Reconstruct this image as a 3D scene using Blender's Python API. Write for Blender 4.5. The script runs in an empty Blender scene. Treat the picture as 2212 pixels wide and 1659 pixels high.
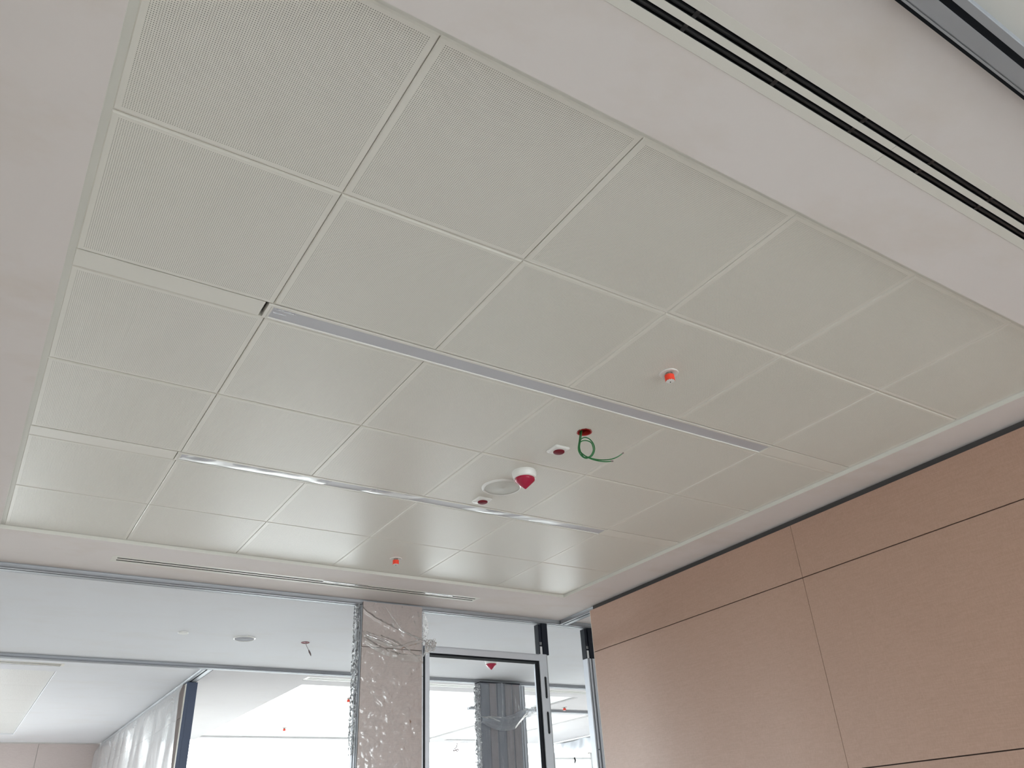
import bpy, bmesh, math, random
import numpy as np
from mathutils import Vector, Matrix, noise

random.seed(7)
sc = bpy.context.scene
COL = sc.collection

# ------------------------------------------------------------------ camera
R = ((0.840851, -0.538547, -0.054192), (0.231342, 0.448096, -0.863534), (0.489337, 0.713566, 0.50137))
CAMP = Vector((0.04221, -1.610544, 1.600158))
cd = bpy.data.cameras.new('camera')
cam = bpy.data.objects.new('camera', cd)
COL.objects.link(cam)
cd.sensor_fit = 'HORIZONTAL'; cd.sensor_width = 36.0; cd.lens = 1717.39 / 2212 * 36.0
cd.clip_start = 0.05; cd.clip_end = 200
M = Matrix.Identity(4)
for i in range(3):
    M[i][0] = R[0][i]; M[i][1] = -R[1][i]; M[i][2] = -R[2][i]; M[i][3] = CAMP[i]
cam.matrix_world = M
sc.camera = cam

# ------------------------------------------------------------------ sky, exposure
SKY = 7.0
w = bpy.data.worlds.new('world'); sc.world = w; w.use_nodes = True
bg = w.node_tree.nodes['Background']
bg.inputs['Color'].default_value = (0.925, 0.95, 1.0, 1); bg.inputs['Strength'].default_value = SKY
sc.view_settings.view_transform = 'Standard'; sc.view_settings.look = 'None'
sc.view_settings.gamma = 1; sc.view_settings.use_curve_mapping = False
sc.view_settings.exposure = 1.42
sc.cycles.max_bounces = 14; sc.cycles.diffuse_bounces = 8; sc.cycles.glossy_bounces = 5
sc.cycles.transparent_max_bounces = 16
sc.cycles.caustics_reflective = False; sc.cycles.caustics_refractive = False
sc.cycles.sample_clamp_indirect = 6.0

def portal(name, loc, rot, sx, sy):                 # daylight portals in the window openings (they give no light of their own)
    l = bpy.data.lights.new(name, 'AREA'); l.shape = 'RECTANGLE'; l.size = sx; l.size_y = sy
    l.cycles.is_portal = True
    o = bpy.data.objects.new(name, l); o.location = loc; o.rotation_euler = rot; COL.objects.link(o)
H90 = math.pi / 2
portal('window_daylight', (5.65, 11.47, 1.85), (-H90, 0, 0), 7.4, 2.75)       # shines towards -y
portal('window_daylight', (9.42, 9.8, 1.65), (0, H90, 0), 3.0, 3.8)         # towards -x
portal('window_daylight', (-1.52, 11.97, 1.78), (-H90, 0, 0), 3.6, 2.8)      # towards -y
portal('window_daylight', (-3.45, 10.25, 1.7), (0, -H90, 0), 2.9, 2.8)         # towards +x, through the added left window
portal('window_daylight', (2.5, -6.95, 1.68), (H90, 0, 0), 6.3, 2.7)        # towards +y, through the window added behind the viewer

# ------------------------------------------------------------------ materials
def nmat(name):
    m = bpy.data.materials.new(name); m.use_nodes = True
    nt = m.node_tree; b = nt.nodes['Principled BSDF']
    return m, nt, b
def N(nt, t, **kw):
    n = nt.nodes.new(t)
    for k, v in kw.items():
        if k in n.inputs: n.inputs[k].default_value = v
        else: setattr(n, k, v)
    return n
def simple(name, col, rough=0.5, metal=0.0, spec=0.5, bump=0.0, bscale=200.0):
    m, nt, b = nmat(name)
    b.inputs['Base Color'].default_value = (*col, 1); b.inputs['Roughness'].default_value = rough
    b.inputs['Metallic'].default_value = metal; b.inputs['Specular IOR Level'].default_value = spec
    tc = N(nt, 'ShaderNodeTexCoord')
    nz = N(nt, 'ShaderNodeTexNoise'); nz.inputs['Scale'].default_value = bscale; nz.inputs['Detail'].default_value = 2
    nt.links.new(tc.outputs['Object'], nz.inputs['Vector'])
    if bump > 0:
        bp = N(nt, 'ShaderNodeBump'); bp.inputs['Strength'].default_value = bump; bp.inputs['Distance'].default_value = 0.001
        nt.links.new(nz.outputs['Fac'], bp.inputs['Height']); nt.links.new(bp.outputs['Normal'], b.inputs['Normal'])
    mr = N(nt, 'ShaderNodeMapRange'); mr.inputs['To Min'].default_value = max(0, rough - 0.04); mr.inputs['To Max'].default_value = min(1, rough + 0.04)
    nt.links.new(nz.outputs['Fac'], mr.inputs['Value']); nt.links.new(mr.outputs['Result'], b.inputs['Roughness'])
    return m

def plaster(name, col, stain, amount=0.5, rough=0.85, spec=0.3):
    m, nt, b = nmat(name)
    tc = N(nt, 'ShaderNodeTexCoord')
    n1 = N(nt, 'ShaderNodeTexNoise'); n1.inputs['Scale'].default_value = 2.3; n1.inputs['Detail'].default_value = 5; n1.inputs['Roughness'].default_value = 0.6
    mp = N(nt, 'ShaderNodeMapping'); mp.inputs['Scale'].default_value = (1.0, 1.6, 1); mp.inputs['Rotation'].default_value = (0, 0, 0.6)
    nt.links.new(tc.outputs['Object'], mp.inputs['Vector']); nt.links.new(mp.outputs['Vector'], n1.inputs['Vector'])
    cr = N(nt, 'ShaderNodeValToRGB'); cr.color_ramp.elements[0].position = 0.50; cr.color_ramp.elements[1].position = 0.78
    cr.color_ramp.elements[0].color = (0, 0, 0, 1); cr.color_ramp.elements[1].color = (amount,) * 3 + (1,)
    nt.links.new(n1.outputs['Fac'], cr.inputs['Fac'])
    mx = N(nt, 'ShaderNodeMix', data_type='RGBA'); mx.inputs[6].default_value = (*col, 1); mx.inputs[7].default_value = (*stain, 1)
    nt.links.new(cr.outputs['Color'], mx.inputs[0]); nt.links.new(mx.outputs[2], b.inputs['Base Color'])
    n2 = N(nt, 'ShaderNodeTexNoise'); n2.inputs['Scale'].default_value = 140; n2.inputs['Detail'].default_value = 3
    nt.links.new(tc.outputs['Object'], n2.inputs['Vector'])
    bp = N(nt, 'ShaderNodeBump'); bp.inputs['Strength'].default_value = 0.10; bp.inputs['Distance'].default_value = 0.001
    nt.links.new(n2.outputs['Fac'], bp.inputs['Height']); nt.links.new(bp.outputs['Normal'], b.inputs['Normal'])
    b.inputs['Roughness'].default_value = rough; b.inputs['Specular IOR Level'].default_value = spec
    return m

def laminate(name, c1, c2):                        # fine horizontal linen weave
    m, nt, b = nmat(name)
    tc = N(nt, 'ShaderNodeTexCoord')
    mp = N(nt, 'ShaderNodeMapping'); mp.inputs['Scale'].default_value = (14, 14, 260)
    n1 = N(nt, 'ShaderNodeTexNoise'); n1.inputs['Scale'].default_value = 1.0; n1.inputs['Detail'].default_value = 3
    nt.links.new(tc.outputs['Object'], mp.inputs['Vector']); nt.links.new(mp.outputs['Vector'], n1.inputs['Vector'])
    mp2 = N(nt, 'ShaderNodeMapping'); mp2.inputs['Scale'].default_value = (200, 200, 60)
    n2 = N(nt, 'ShaderNodeTexNoise'); n2.inputs['Scale'].default_value = 1.0; n2.inputs['Detail'].default_value = 2
    nt.links.new(tc.outputs['Object'], mp2.inputs['Vector']); nt.links.new(mp2.outputs['Vector'], n2.inputs['Vector'])
    ad = N(nt, 'ShaderNodeMath', operation='ADD'); nt.links.new(n1.outputs['Fac'], ad.inputs[0]); nt.links.new(n2.outputs['Fac'], ad.inputs[1])
    mr = N(nt, 'ShaderNodeMapRange'); mr.inputs['From Min'].default_value = 0.7; mr.inputs['From Max'].default_value = 1.3
    nt.links.new(ad.outputs[0], mr.inputs['Value'])
    mx = N(nt, 'ShaderNodeMix', data_type='RGBA'); mx.inputs[6].default_value = (*c1, 1); mx.inputs[7].default_value = (*c2, 1)
    nt.links.new(mr.outputs['Result'], mx.inputs[0]); nt.links.new(mx.outputs[2], b.inputs['Base Color'])
    b.inputs['Roughness'].default_value = 0.42; b.inputs['Specular IOR Level'].default_value = 0.6
    return m

def film_mat(name, base, crease, tint=(0.9, 0.92, 0.95), scale=16.0, bump=0.6, cl=0.0, rough=0.13, sheen=0.36):
    m = bpy.data.materials.new(name); m.use_nodes = True; nt = m.node_tree
    b = nt.nodes['Principled BSDF']; out = nt.nodes['Material Output']
    tr = N(nt, 'ShaderNodeBsdfTransparent'); tl = N(nt, 'ShaderNodeBsdfTranslucent'); tl.inputs['Color'].default_value = (*tint, 1)
    tc = N(nt, 'ShaderNodeTexCoord')
    nz = N(nt, 'ShaderNodeTexNoise'); nz.inputs['Scale'].default_value = scale; nz.inputs['Detail'].default_value = 4; nz.inputs['Distortion'].default_value = 1.2
    nt.links.new(tc.outputs['Object'], nz.inputs['Vector'])
    # ridged noise gives thin crease lines
    sb = N(nt, 'ShaderNodeMath', operation='SUBTRACT'); sb.inputs[1].default_value = 0.5; nt.links.new(nz.outputs['Fac'], sb.inputs[0])
    ab = N(nt, 'ShaderNodeMath', operation='ABSOLUTE'); nt.links.new(sb.outputs[0], ab.inputs[0])
    mr = N(nt, 'ShaderNodeMapRange'); mr.inputs['From Min'].default_value = 0.0; mr.inputs['From Max'].default_value = 0.035
    mr.inputs['To Min'].default_value = crease; mr.inputs['To Max'].default_value = base
    nt.links.new(ab.outputs[0], mr.inputs['Value'])
    bp = N(nt, 'ShaderNodeBump'); bp.inputs['Strength'].default_value = bump; bp.inputs['Distance'].default_value = 0.01
    nt.links.new(nz.outputs['Fac'], bp.inputs['Height'])
    df = N(nt, 'ShaderNodeBsdfDiffuse'); df.inputs['Color'].default_value = (*tint, 1); nt.nodes.remove(b)
    gl = N(nt, 'ShaderNodeBsdfGlossy'); gl.inputs['Roughness'].default_value = rough
    nt.links.new(bp.outputs['Normal'], gl.inputs['Normal']); nt.links.new(bp.outputs['Normal'], df.inputs['Normal'])
    lw = N(nt, 'ShaderNodeLayerWeight'); lw.inputs['Blend'].default_value = sheen
    nt.links.new(bp.outputs['Normal'], lw.inputs['Normal'])
    mt = N(nt, 'ShaderNodeMixShader'); mt.inputs['Fac'].default_value = cl
    nt.links.new(df.outputs[0], mt.inputs[1]); nt.links.new(tl.outputs[0], mt.inputs[2])
    m1 = N(nt, 'ShaderNodeMixShader')
    nt.links.new(mr.outputs['Result'], m1.inputs['Fac']); nt.links.new(tr.outputs[0], m1.inputs[1]); nt.links.new(mt.outputs[0], m1.inputs[2])
    ms = N(nt, 'ShaderNodeMixShader')
    nt.links.new(lw.outputs['Fresnel'], ms.inputs['Fac']); nt.links.new(m1.outputs[0], ms.inputs[1]); nt.links.new(gl.outputs[0], ms.inputs[2])
    nt.links.new(ms.outputs[0], out.inputs['Surface'])
    return m

def glass_mat():
    m = bpy.data.materials.new('pane_glass'); m.use_nodes = True; nt = m.node_tree
    out = nt.nodes['Material Output']; nt.nodes.remove(nt.nodes['Principled BSDF'])
    tr = N(nt, 'ShaderNodeBsdfTransparent'); tr.inputs['Color'].default_value = (0.93, 0.96, 0.95, 1)
    gl = N(nt, 'ShaderNodeBsdfGlossy'); gl.inputs['Roughness'].default_value = 0.02
    lw = N(nt, 'ShaderNodeLayerWeight'); lw.inputs['Blend'].default_value = 0.15
    ms = N(nt, 'ShaderNodeMixShader')
    nt.links.new(lw.outputs['Fresnel'], ms.inputs['Fac']); nt.links.new(tr.outputs[0], ms.inputs[1]); nt.links.new(gl.outputs[0], ms.inputs[2])
    nt.links.new(ms.outputs[0], out.inputs['Surface'])
    return m

PL = plaster('ceiling_plaster', (0.755, 0.70, 0.685), (0.66, 0.575, 0.51), 0.55)
PL2 = plaster('far_plaster', (0.735, 0.74, 0.77), (0.69, 0.67, 0.66), 0.4, 0.95, 0.12)
TILE = simple('tile_enamel', (0.75, 0.725, 0.668), 0.37, 0, 0.62)
FLEECE = simple('black_fleece', (0.014, 0.014, 0.014), 0.95)
TRIMW = simple('trim_enamel', (0.70, 0.685, 0.64), 0.5)
FRAMEW = simple('light_frame_enamel', (0.74, 0.715, 0.665), 0.45)
DIFF = simple('opal_diffuser', (0.56, 0.56, 0.60), 0.32)
ALU = simple('satin_aluminium', (0.37, 0.38, 0.405), 0.55, 0.5)
ALUL = simple('pale_aluminium', (0.62, 0.645, 0.70), 0.42, 0.4)
DARK = simple('gasket_shade_dark', (0.012, 0.013, 0.016), 0.9, 0, 0.1)  # dark small parts, also the painted shade in the track grooves
BLACK = simple('black_plastic', (0.014, 0.014, 0.016), 0.38, 0, 0.5, bscale=3)
POSTB = simple('black_steel', (0.008, 0.011, 0.020), 0.5, 0, 0.3)
POSTBLUE = simple('slate_blue_coating', (0.075, 0.098, 0.165), 0.35)
LAM = laminate('linen_laminate', (0.405, 0.253, 0.186), (0.463, 0.295, 0.224))
LAM2 = laminate('linen_laminate_column', (0.43, 0.36, 0.34), (0.50, 0.425, 0.40))
LAMC = simple('laminate_grey', (0.17, 0.17, 0.20), 0.5)
LAMD = simple('laminate_grey_brown', (0.27, 0.22, 0.22), 0.5)
JOINT = simple('joint_brown', (0.05, 0.026, 0.018), 0.8)
EDGE = simple('panel_edge', (0.72, 0.68, 0.62), 0.6)
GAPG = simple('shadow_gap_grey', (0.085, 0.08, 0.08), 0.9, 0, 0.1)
WHITEP = simple('white_plastic', (0.80, 0.79, 0.77), 0.32)
GRILLE = simple('speaker_grille', (0.60, 0.60, 0.56), 0.55, bump=0.5, bscale=900)
REDC = simple('red_lens', (0.40, 0.012, 0.05), 0.22)
REDD = simple('dark_red_cap', (0.17, 0.010, 0.022), 0.55, 0, 0.3)
REDB = simple('red_box', (0.42, 0.022, 0.018), 0.4)
ORANGE = simple('orange_red_cap', (0.95, 0.065, 0.03), 0.45)
GREEN = simple('green_sheath', (0.010, 0.135, 0.032), 0.4)
GREYW = simple('grey_sheath', (0.16, 0.11, 0.11), 0.5)
METAL = simple('brushed_metal', (0.45, 0.42, 0.38), 0.4, 0.9)
GALV = simple('galvanised', (0.74, 0.75, 0.76), 0.5, 0.2, bump=0.5, bscale=90)
PL3 = plaster('middle_room_plaster', (0.595, 0.575, 0.585), (0.56, 0.53, 0.53), 0.5, 0.95, 0.1)
FLOORM = plaster('floor_screed', (0.52, 0.505, 0.49), (0.42, 0.405, 0.39), 0.6, 0.75)
WALLM = plaster('wall_paint', (0.70, 0.68, 0.65), (0.62, 0.59, 0.56), 0.3)
ROOFM = simple('slab_concrete', (0.30, 0.30, 0.29), 0.9)
GROUND = simple('ground', (0.25, 0.25, 0.24), 0.9)
FILM = film_mat('clear_film', 0.035, 0.11, scale=7, bump=0.3)
FILMS = film_mat('crumpled_film', 0.10, 0.9, scale=22, bump=1.0)
FILMH = film_mat('cloudy_film', 0.30, 0.36, tint=(0.50, 0.54, 0.61), scale=7, bump=0.2, cl=0.35, rough=0.25)
FILMW = film_mat('white_polythene', 0.97, 1.0, tint=(0.66, 0.68, 0.72), scale=5, bump=0.6, cl=0.05, rough=0.3)
FILML = film_mat('lamp_film', 0.25, 0.3, tint=(0.85, 0.86, 0.92), scale=3, bump=0.12, rough=0.42, sheen=0.13)
GLASS = glass_mat()

# ------------------------------------------------------------------ helpers
class MB:
    def __init__(s): s.v = []; s.f = []; s.mi = []
    def quad(s, *p, mi=0):
        n = len(s.v); s.v += [tuple(q) for q in p]; s.f.append(tuple(range(n, n + len(p)))); s.mi.append(mi)
    def box(s, x0, x1, y0, y1, z0, z1, mi=0, ch=0.0):
        if ch > 0: return s.cbox(x0, x1, y0, y1, z0, z1, ch, mi)
        n = len(s.v)
        s.v += [(x, y, z) for z in (z0, z1) for y in (y0, y1) for x in (x0, x1)]
        for f in ((0, 2, 3, 1), (4, 5, 7, 6), (0, 1, 5, 4), (2, 6, 7, 3), (0, 4, 6, 2), (1, 3, 7, 5)):
            s.f.append(tuple(n + i for i in f)); s.mi.append(mi)
    def cbox(s, x0, x1, y0, y1, z0, z1, c, mi=0):
        bm = bmesh.new()
        bmesh.ops.create_cube(bm, size=1)
        for v in bm.verts:
            v.co = Vector(((x0 + x1) / 2 + v.co.x * (x1 - x0), (y0 + y1) / 2 + v.co.y * (y1 - y0), (z0 + z1) / 2 + v.co.z * (z1 - z0)))
        bmesh.ops.bevel(bm, geom=bm.edges[:], offset=c, segments=1, affect='EDGES')
        n = len(s.v); bm.verts.index_update()
        s.v += [tuple(v.co) for v in bm.verts]
        for f in bm.faces: s.f.append(tuple(n + v.index for v in f.verts)); s.mi.append(mi)
        bm.free()
    def lathe(s, prof, cx=0, cy=0, cz=0, n=40, mi=0, cap=True):     # prof: (radius, z) from top to bottom
        b = len(s.v)
        for r, z in prof:
            for k in range(n):
                a = 2 * math.pi * k / n; s.v.append((cx + r * math.cos(a), cy + r * math.sin(a), cz + z))
        for i in range(len(prof) - 1):
            for k in range(n):
                k2 = (k + 1) % n
                s.f.append((b + i * n + k, b + i * n + k2, b + (i + 1) * n + k2, b + (i + 1) * n + k)); s.mi.append(mi)
        if cap:
            s.f.append(tuple(b + k for k in range(n))); s.mi.append(mi)
            s.f.append(tuple(b + (len(prof) - 1) * n + k for k in reversed(range(n)))); s.mi.append(mi)
    def prism(s, poly, p0, p1, qv, mi=0):        # poly of (q, z) swept from p0 to p1; q along qv
        n = len(s.v); m = len(poly)
        for p in (p0, p1):
            for q, z in poly: s.v.append((p[0] + qv[0] * q, p[1] + qv[1] * q, p[2] + z))
        for i in range(m):
            j = (i + 1) % m
            s.f.append((n + i, n + j, n + m + j, n + m + i)); s.mi.append(mi)
        s.f.append(tuple(n + i for i in range(m))); s.mi.append(mi)
        s.f.append(tuple(n + m + i for i in reversed(range(m)))); s.mi.append(mi)
    def tube(s, pts, r, n=8, mi=0):
        pts = [Vector(p) for p in pts]; b = len(s.v); up = Vector((0.3, 0.7, 0.64)).normalized()
        for i, p in enumerate(pts):
            t = (pts[min(i + 1, len(pts) - 1)] - pts[max(i - 1, 0)]).normalized()
            a = t.cross(up)
            if a.length < 1e-3: a = t.cross(Vector((1, 0, 0)))
            a.normalize(); c = t.cross(a).normalized()
            rr = r[i] if isinstance(r, (list, tuple)) else r
            for k in range(n):
                g = 2 * math.pi * k / n; s.v.append(tuple(p + a * rr * math.cos(g) + c * rr * math.sin(g)))
        for i in range(len(pts) - 1):
            for k in range(n):
                k2 = (k + 1) % n
                s.f.append((b + i * n + k, b + i * n + k2, b + (i + 1) * n + k2, b + (i + 1) * n + k)); s.mi.append(mi)
        s.f.append(tuple(b + k for k in range(n))); s.mi.append(mi)
        s.f.append(tuple(b + (len(pts) - 1) * n + k for k in reversed(range(n)))); s.mi.append(mi)
    def mesh(s, name, mats, smooth=False):
        me = bpy.data.meshes.new(name); me.from_pydata(s.v, [], s.f)
        for m in (mats if isinstance(mats, (list, tuple)) else [mats]): me.materials.append(m)
        if any(s.mi): me.polygons.foreach_set('material_index', s.mi)
        bm = bmesh.new(); bm.from_mesh(me); bmesh.ops.recalc_face_normals(bm, faces=bm.faces[:])
        if smooth:
            for f in bm.faces: f.smooth = True
            for e in bm.edges:
                if len(e.link_faces) == 2 and e.calc_face_angle(0) > 0.6: e.smooth = False
        bm.to_mesh(me); bm.free()
        return me
    def build(s, name, mats, parent=None, smooth=False):
        return put(name, s.mesh(name, mats, smooth), parent)

def put(name, me, parent=None, loc=None):
    o = bpy.data.objects.new(name, me); COL.objects.link(o)
    if parent is not None: o.parent = parent
    if loc is not None: o.location = loc
    return o
def tag(o, label=None, cat=None, group=None, kind=None):
    if label: o['label'] = label
    if cat: o['category'] = cat
    if group: o['group'] = group
    if kind: o['kind'] = kind
    return o
def root(name, loc=(0, 0, 0), **kw):
    o = bpy.data.objects.new(name, None); o.location = loc; o.empty_display_size = 0.05; COL.objects.link(o)
    return tag(o, **kw)
def struct(o, label): return tag(o, label=label, kind='structure')
def copy_tree(o, loc, label=None):
    c = o.copy(); COL.objects.link(c); c.location = loc
    if label: c['label'] = label
    for ch in list(o.children):
        d = ch.copy(); COL.objects.link(d); d.parent = c
        for g in list(ch.children):
            e = g.copy(); COL.objects.link(e); e.parent = d
    return c
def smooth_path(pts, k=6):
    pts = [Vector(p) for p in pts]; out = []
    for i in range(len(pts) - 1):
        p0, p1, p2, p3 = pts[max(i - 1, 0)], pts[i], pts[i + 1], pts[min(i + 2, len(pts) - 1)]
        for j in range(k):
            t = j / k
            out.append(0.5 * ((2 * p1) + (p2 - p0) * t + (2 * p0 - 5 * p1 + 4 * p2 - p3) * t * t + (3 * p1 - p0 - 3 * p2 + p3) * t ** 3))
    out.append(pts[-1]); return out
def sheet(fn, nu, nv, name, mat, parent=None):    # fn(u, v) -> point
    v = [tuple(fn(i / nu, j / nv)) for j in range(nv + 1) for i in range(nu + 1)]
    f = [(j * (nu + 1) + i, j * (nu + 1) + i + 1, (j + 1) * (nu + 1) + i + 1, (j + 1) * (nu + 1) + i) for j in range(nv) for i in range(nu)]
    me = bpy.data.meshes.new(name); me.from_pydata(v, [], f); me.materials.append(mat)
    me.polygons.foreach_set('use_smooth', [True] * len(f)); me.update()
    return put(name, me, parent)
def crumple(x, y, z, s): return noise.noise(Vector((x * s, y * s, z * s)))

def grid_board(xs, ys, skip, z, t, name, mat):     # a board of cells with openings
    m = MB()
    X = [x if callable(x) else (lambda y, x=x: x) for x in xs]
    full = lambda i, j: 0 <= i < len(xs) - 1 and 0 <= j < len(ys) - 1 and (i, j) not in skip
    for i in range(len(xs) - 1):
        for j in range(len(ys) - 1):
            if not full(i, j): continue
            ya, yb = ys[j], ys[j + 1]
            a, b, c, d = (X[i](ya), ya), (X[i + 1](ya), ya), (X[i + 1](yb), yb), (X[i](yb), yb)
            m.quad(*[(p[0], p[1], z) for p in (a, d, c, b)]); m.quad(*[(p[0], p[1], z + t) for p in (a, b, c, d)])
            for (p, q, n) in ((a, b, (i, j - 1)), (b, c, (i + 1, j)), (c, d, (i, j + 1)), (d, a, (i - 1, j))):
                if not full(*n): m.quad((p[0], p[1], z), (q[0], q[1], z), (q[0], q[1], z + t), (p[0], p[1], z + t))
    me = bpy.data.meshes.new(name); me.from_pydata(m.v, [], m.f); me.materials.append(mat)
    bm = bmesh.new(); bm.from_mesh(me); bmesh.ops.remove_doubles(bm, verts=bm.verts[:], dist=1e-5); bmesh.ops.recalc_face_normals(bm, faces=bm.faces[:]); bm.to_mesh(me); bm.free()
    return put(name, me)

# ------------------------------------------------------------------ key dimensions
ZP, ZT = 3.188, 3.206                    # plaster soffit, tile soffit
TL, TR = 0.0146, 3.6456                  # tiled field
GX = [TL, 0.61, 1.22, 1.83, 2.44, 3.05, TR]
B, S = 0.5963, 0.0884
RY = [-0.5893, 0.0, B, B + S, 2 * B + S, 3 * B + S, 3 * B + 2 * S, 4 * B + 2 * S, 3.1454]
WX = lambda y: 3.996 - 0.0323 * (3.282 - y)      # face of the panelled wall on the right
PR = lambda y: WX(y) + 0.034                     # where the plaster soffit stops beside it

# ------------------------------------------------------------------ shell: floor, slab, outer walls, ground
m = MB(); m.box(-4.2, 10.0, -7.6, 12.6, -0.3, 0.0)
struct(m.build('floor', FLOORM), 'pale screed floor below the ceilings')
m = MB(); m.box(-4.2, 10.0, -7.6, 12.6, 3.55, 3.85)
struct(m.build('trim_1', ROOFM), 'concrete slab above the suspended ceilings')
m = MB(); m.box(-60, 60, -60, 60, -4.3, -4.0)
struct(m.build('trim_2', GROUND), 'grey ground outside the building')

def window_wall(name, axis, pos, t, a0, a1, o0, o1, z0, z1, mull, label, wl):
    """outer wall with one long glazed opening; axis 'x' runs along x at y=pos"""
    def bx(mb, u0, u1, d0, d1, c0, c1):
        if axis == 'x': mb.box(u0, u1, pos + d0, pos + d1, c0, c1)
        else: mb.box(pos + d0, pos + d1, u0, u1, c0, c1)
    wmb = MB()
    lo, hi = min(0, t), max(0, t)
    bx(wmb, a0, o0, lo, hi, 0, 3.55); bx(wmb, o1, a1, lo, hi, 0, 3.55); bx(wmb, o0, o1, lo, hi, 0, z0); bx(wmb, o0, o1, lo, hi, z1, 3.55)
    struct(wmb.build(name, WALLM), wl)
    f = MB(); d = t * 0.5; e = abs(0.03)
    bx(f, o0, o1, d - e, d + e, z0, z0 + 0.05); bx(f, o0, o1, d - e, d + e, z1 - 0.05, z1)
    for u in [o0 + 0.025] + mull + [o1 - 0.025]: bx(f, u - 0.025, u + 0.025, d - e, d + e, z0 + 0.05, z1 - 0.05)
    global NW
    NW += 1
    wr = f.build('window_%d' % NW, ALUL); struct(wr, label)
    us = [o0 + 0.05] + sum([[u - 0.025, u + 0.025] for u in mull], []) + [o1 - 0.05]
    for k in range(0, len(us), 2):
        g = MB(); bx(g, us[k], us[k + 1], d - 0.003, d + 0.003, z0 + 0.05, z1 - 0.05); g.build('pane', GLASS, wr)
NW = 0
window_wall('wall_back', 'x', 11.5, 0.25, 1.86, 9.75, 1.98, 9.35, 0.5, 3.27, [6.2, 8.45], 'bright window band across the far end of the middle room', 'far outer wall around the bright windows')
window_wall('wall_right.001', 'y', 9.45, 0.25, 5.0, 11.75, 7.9, 11.65, 0.2, 3.1, [9.0, 10.4], 'bright window behind the white polythene at the far right', 'outer wall at the far right')
window_wall('wall_back.001', 'x', 12.0, 0.25, -3.75, 1.86, -3.3, 0.25, 0.4, 3.15, [-1.6], 'window in the back wall of the far left room', 'back wall of the far left room in pinkish panels')
window_wall('wall_left', 'y', -3.5, -0.25, 3.7, 12.0, 8.9, 11.6, 0.3, 3.12, [10.25], 'unseen window added for light on the left side of the far left room', 'outer wall left of the far left room')  # unseen side window, added to brighten the left side and the panelled wall
window_wall('wall_front', 'x', -7.0, -0.25, -4.2, 10.0, -0.6, 5.6, 0.4, 2.95, [1.4, 3.5], 'unseen window band added behind the viewer for light', 'outer wall behind the viewer')  # unseen window, added and sized to light the near room
m = MB(); m.box(-0.475, -0.375, -1.2, 3.75, 0, 3.55); struct(m.build('wall_left.001', WALLM), 'plain wall left of the tiled room')
m = MB(); m.box(9.45, 9.7, -7.0, 5.0, 0, 3.55); struct(m.build('wall_right.002', WALLM), 'plain wall at the right end of the corridor')
m = MB(); m.box(-3.75, -3.5, -7.0, 3.7, 0, 3.55); struct(m.build('wall_left.002', WALLM), 'plain wall at the left end of the corridor')

# ------------------------------------------------------------------ main ceiling: plaster surround, edge trim, perforated tiles
SX0, SX1 = 0.585, 3.074
xs = [-0.375, -0.0045, SX0, SX1, 3.6646, PR]
ys = [-1.195, -0.968, -0.853, -0.608, 3.164, 3.400, 3.515, 3.75]
skip = {(2 - 1 + 0, 3), (2, 3), (3, 3), (1, 3)} | {(2, 1), (2, 5)}
ceil = struct(grid_board(xs, ys, skip, ZP, 0.018, 'ceiling', PL), 'plaster surround of the perforated tile ceiling in the near room')

def strip(x0, x1, y0, y1, z0, z1, name, mat, parent, ch=0.0):
    q = MB(); q.box(x0, x1, y0, y1, z0, z1, ch=ch); return q.build(name, mat, parent)
# wall angle: flange at tile level plus the upstand inside the plaster edge
for (x0, x1, y0, y1) in ((-0.0045, TL + 0.008, -0.608, 3.164), (TR + 0.0015, 3.6646, -0.608, 3.164), (TL + 0.008, TR + 0.0015, -0.608, RY[0] + 0.008), (TL + 0.008, TR + 0.0015, RY[8] + 0.002, 3.164)):
    strip(x0, x1, y0, y1, ZT + 0.0027, ZT + 0.0037, 'edge_trim', TRIMW, ceil)
for (x0, x1, y0, y1) in ((-0.0045, -0.0033, -0.608, 3.164), (3.6634, 3.6646, -0.608, 3.164), (-0.0033, 3.6634, -0.608, -0.6068), (-0.0033, 3.6634, 3.1628, 3.164)):
    strip(x0, x1, y0, y1, ZP + 0.0005, ZT + 0.0027, 'edge_trim', TRIMW, ceil)

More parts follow.
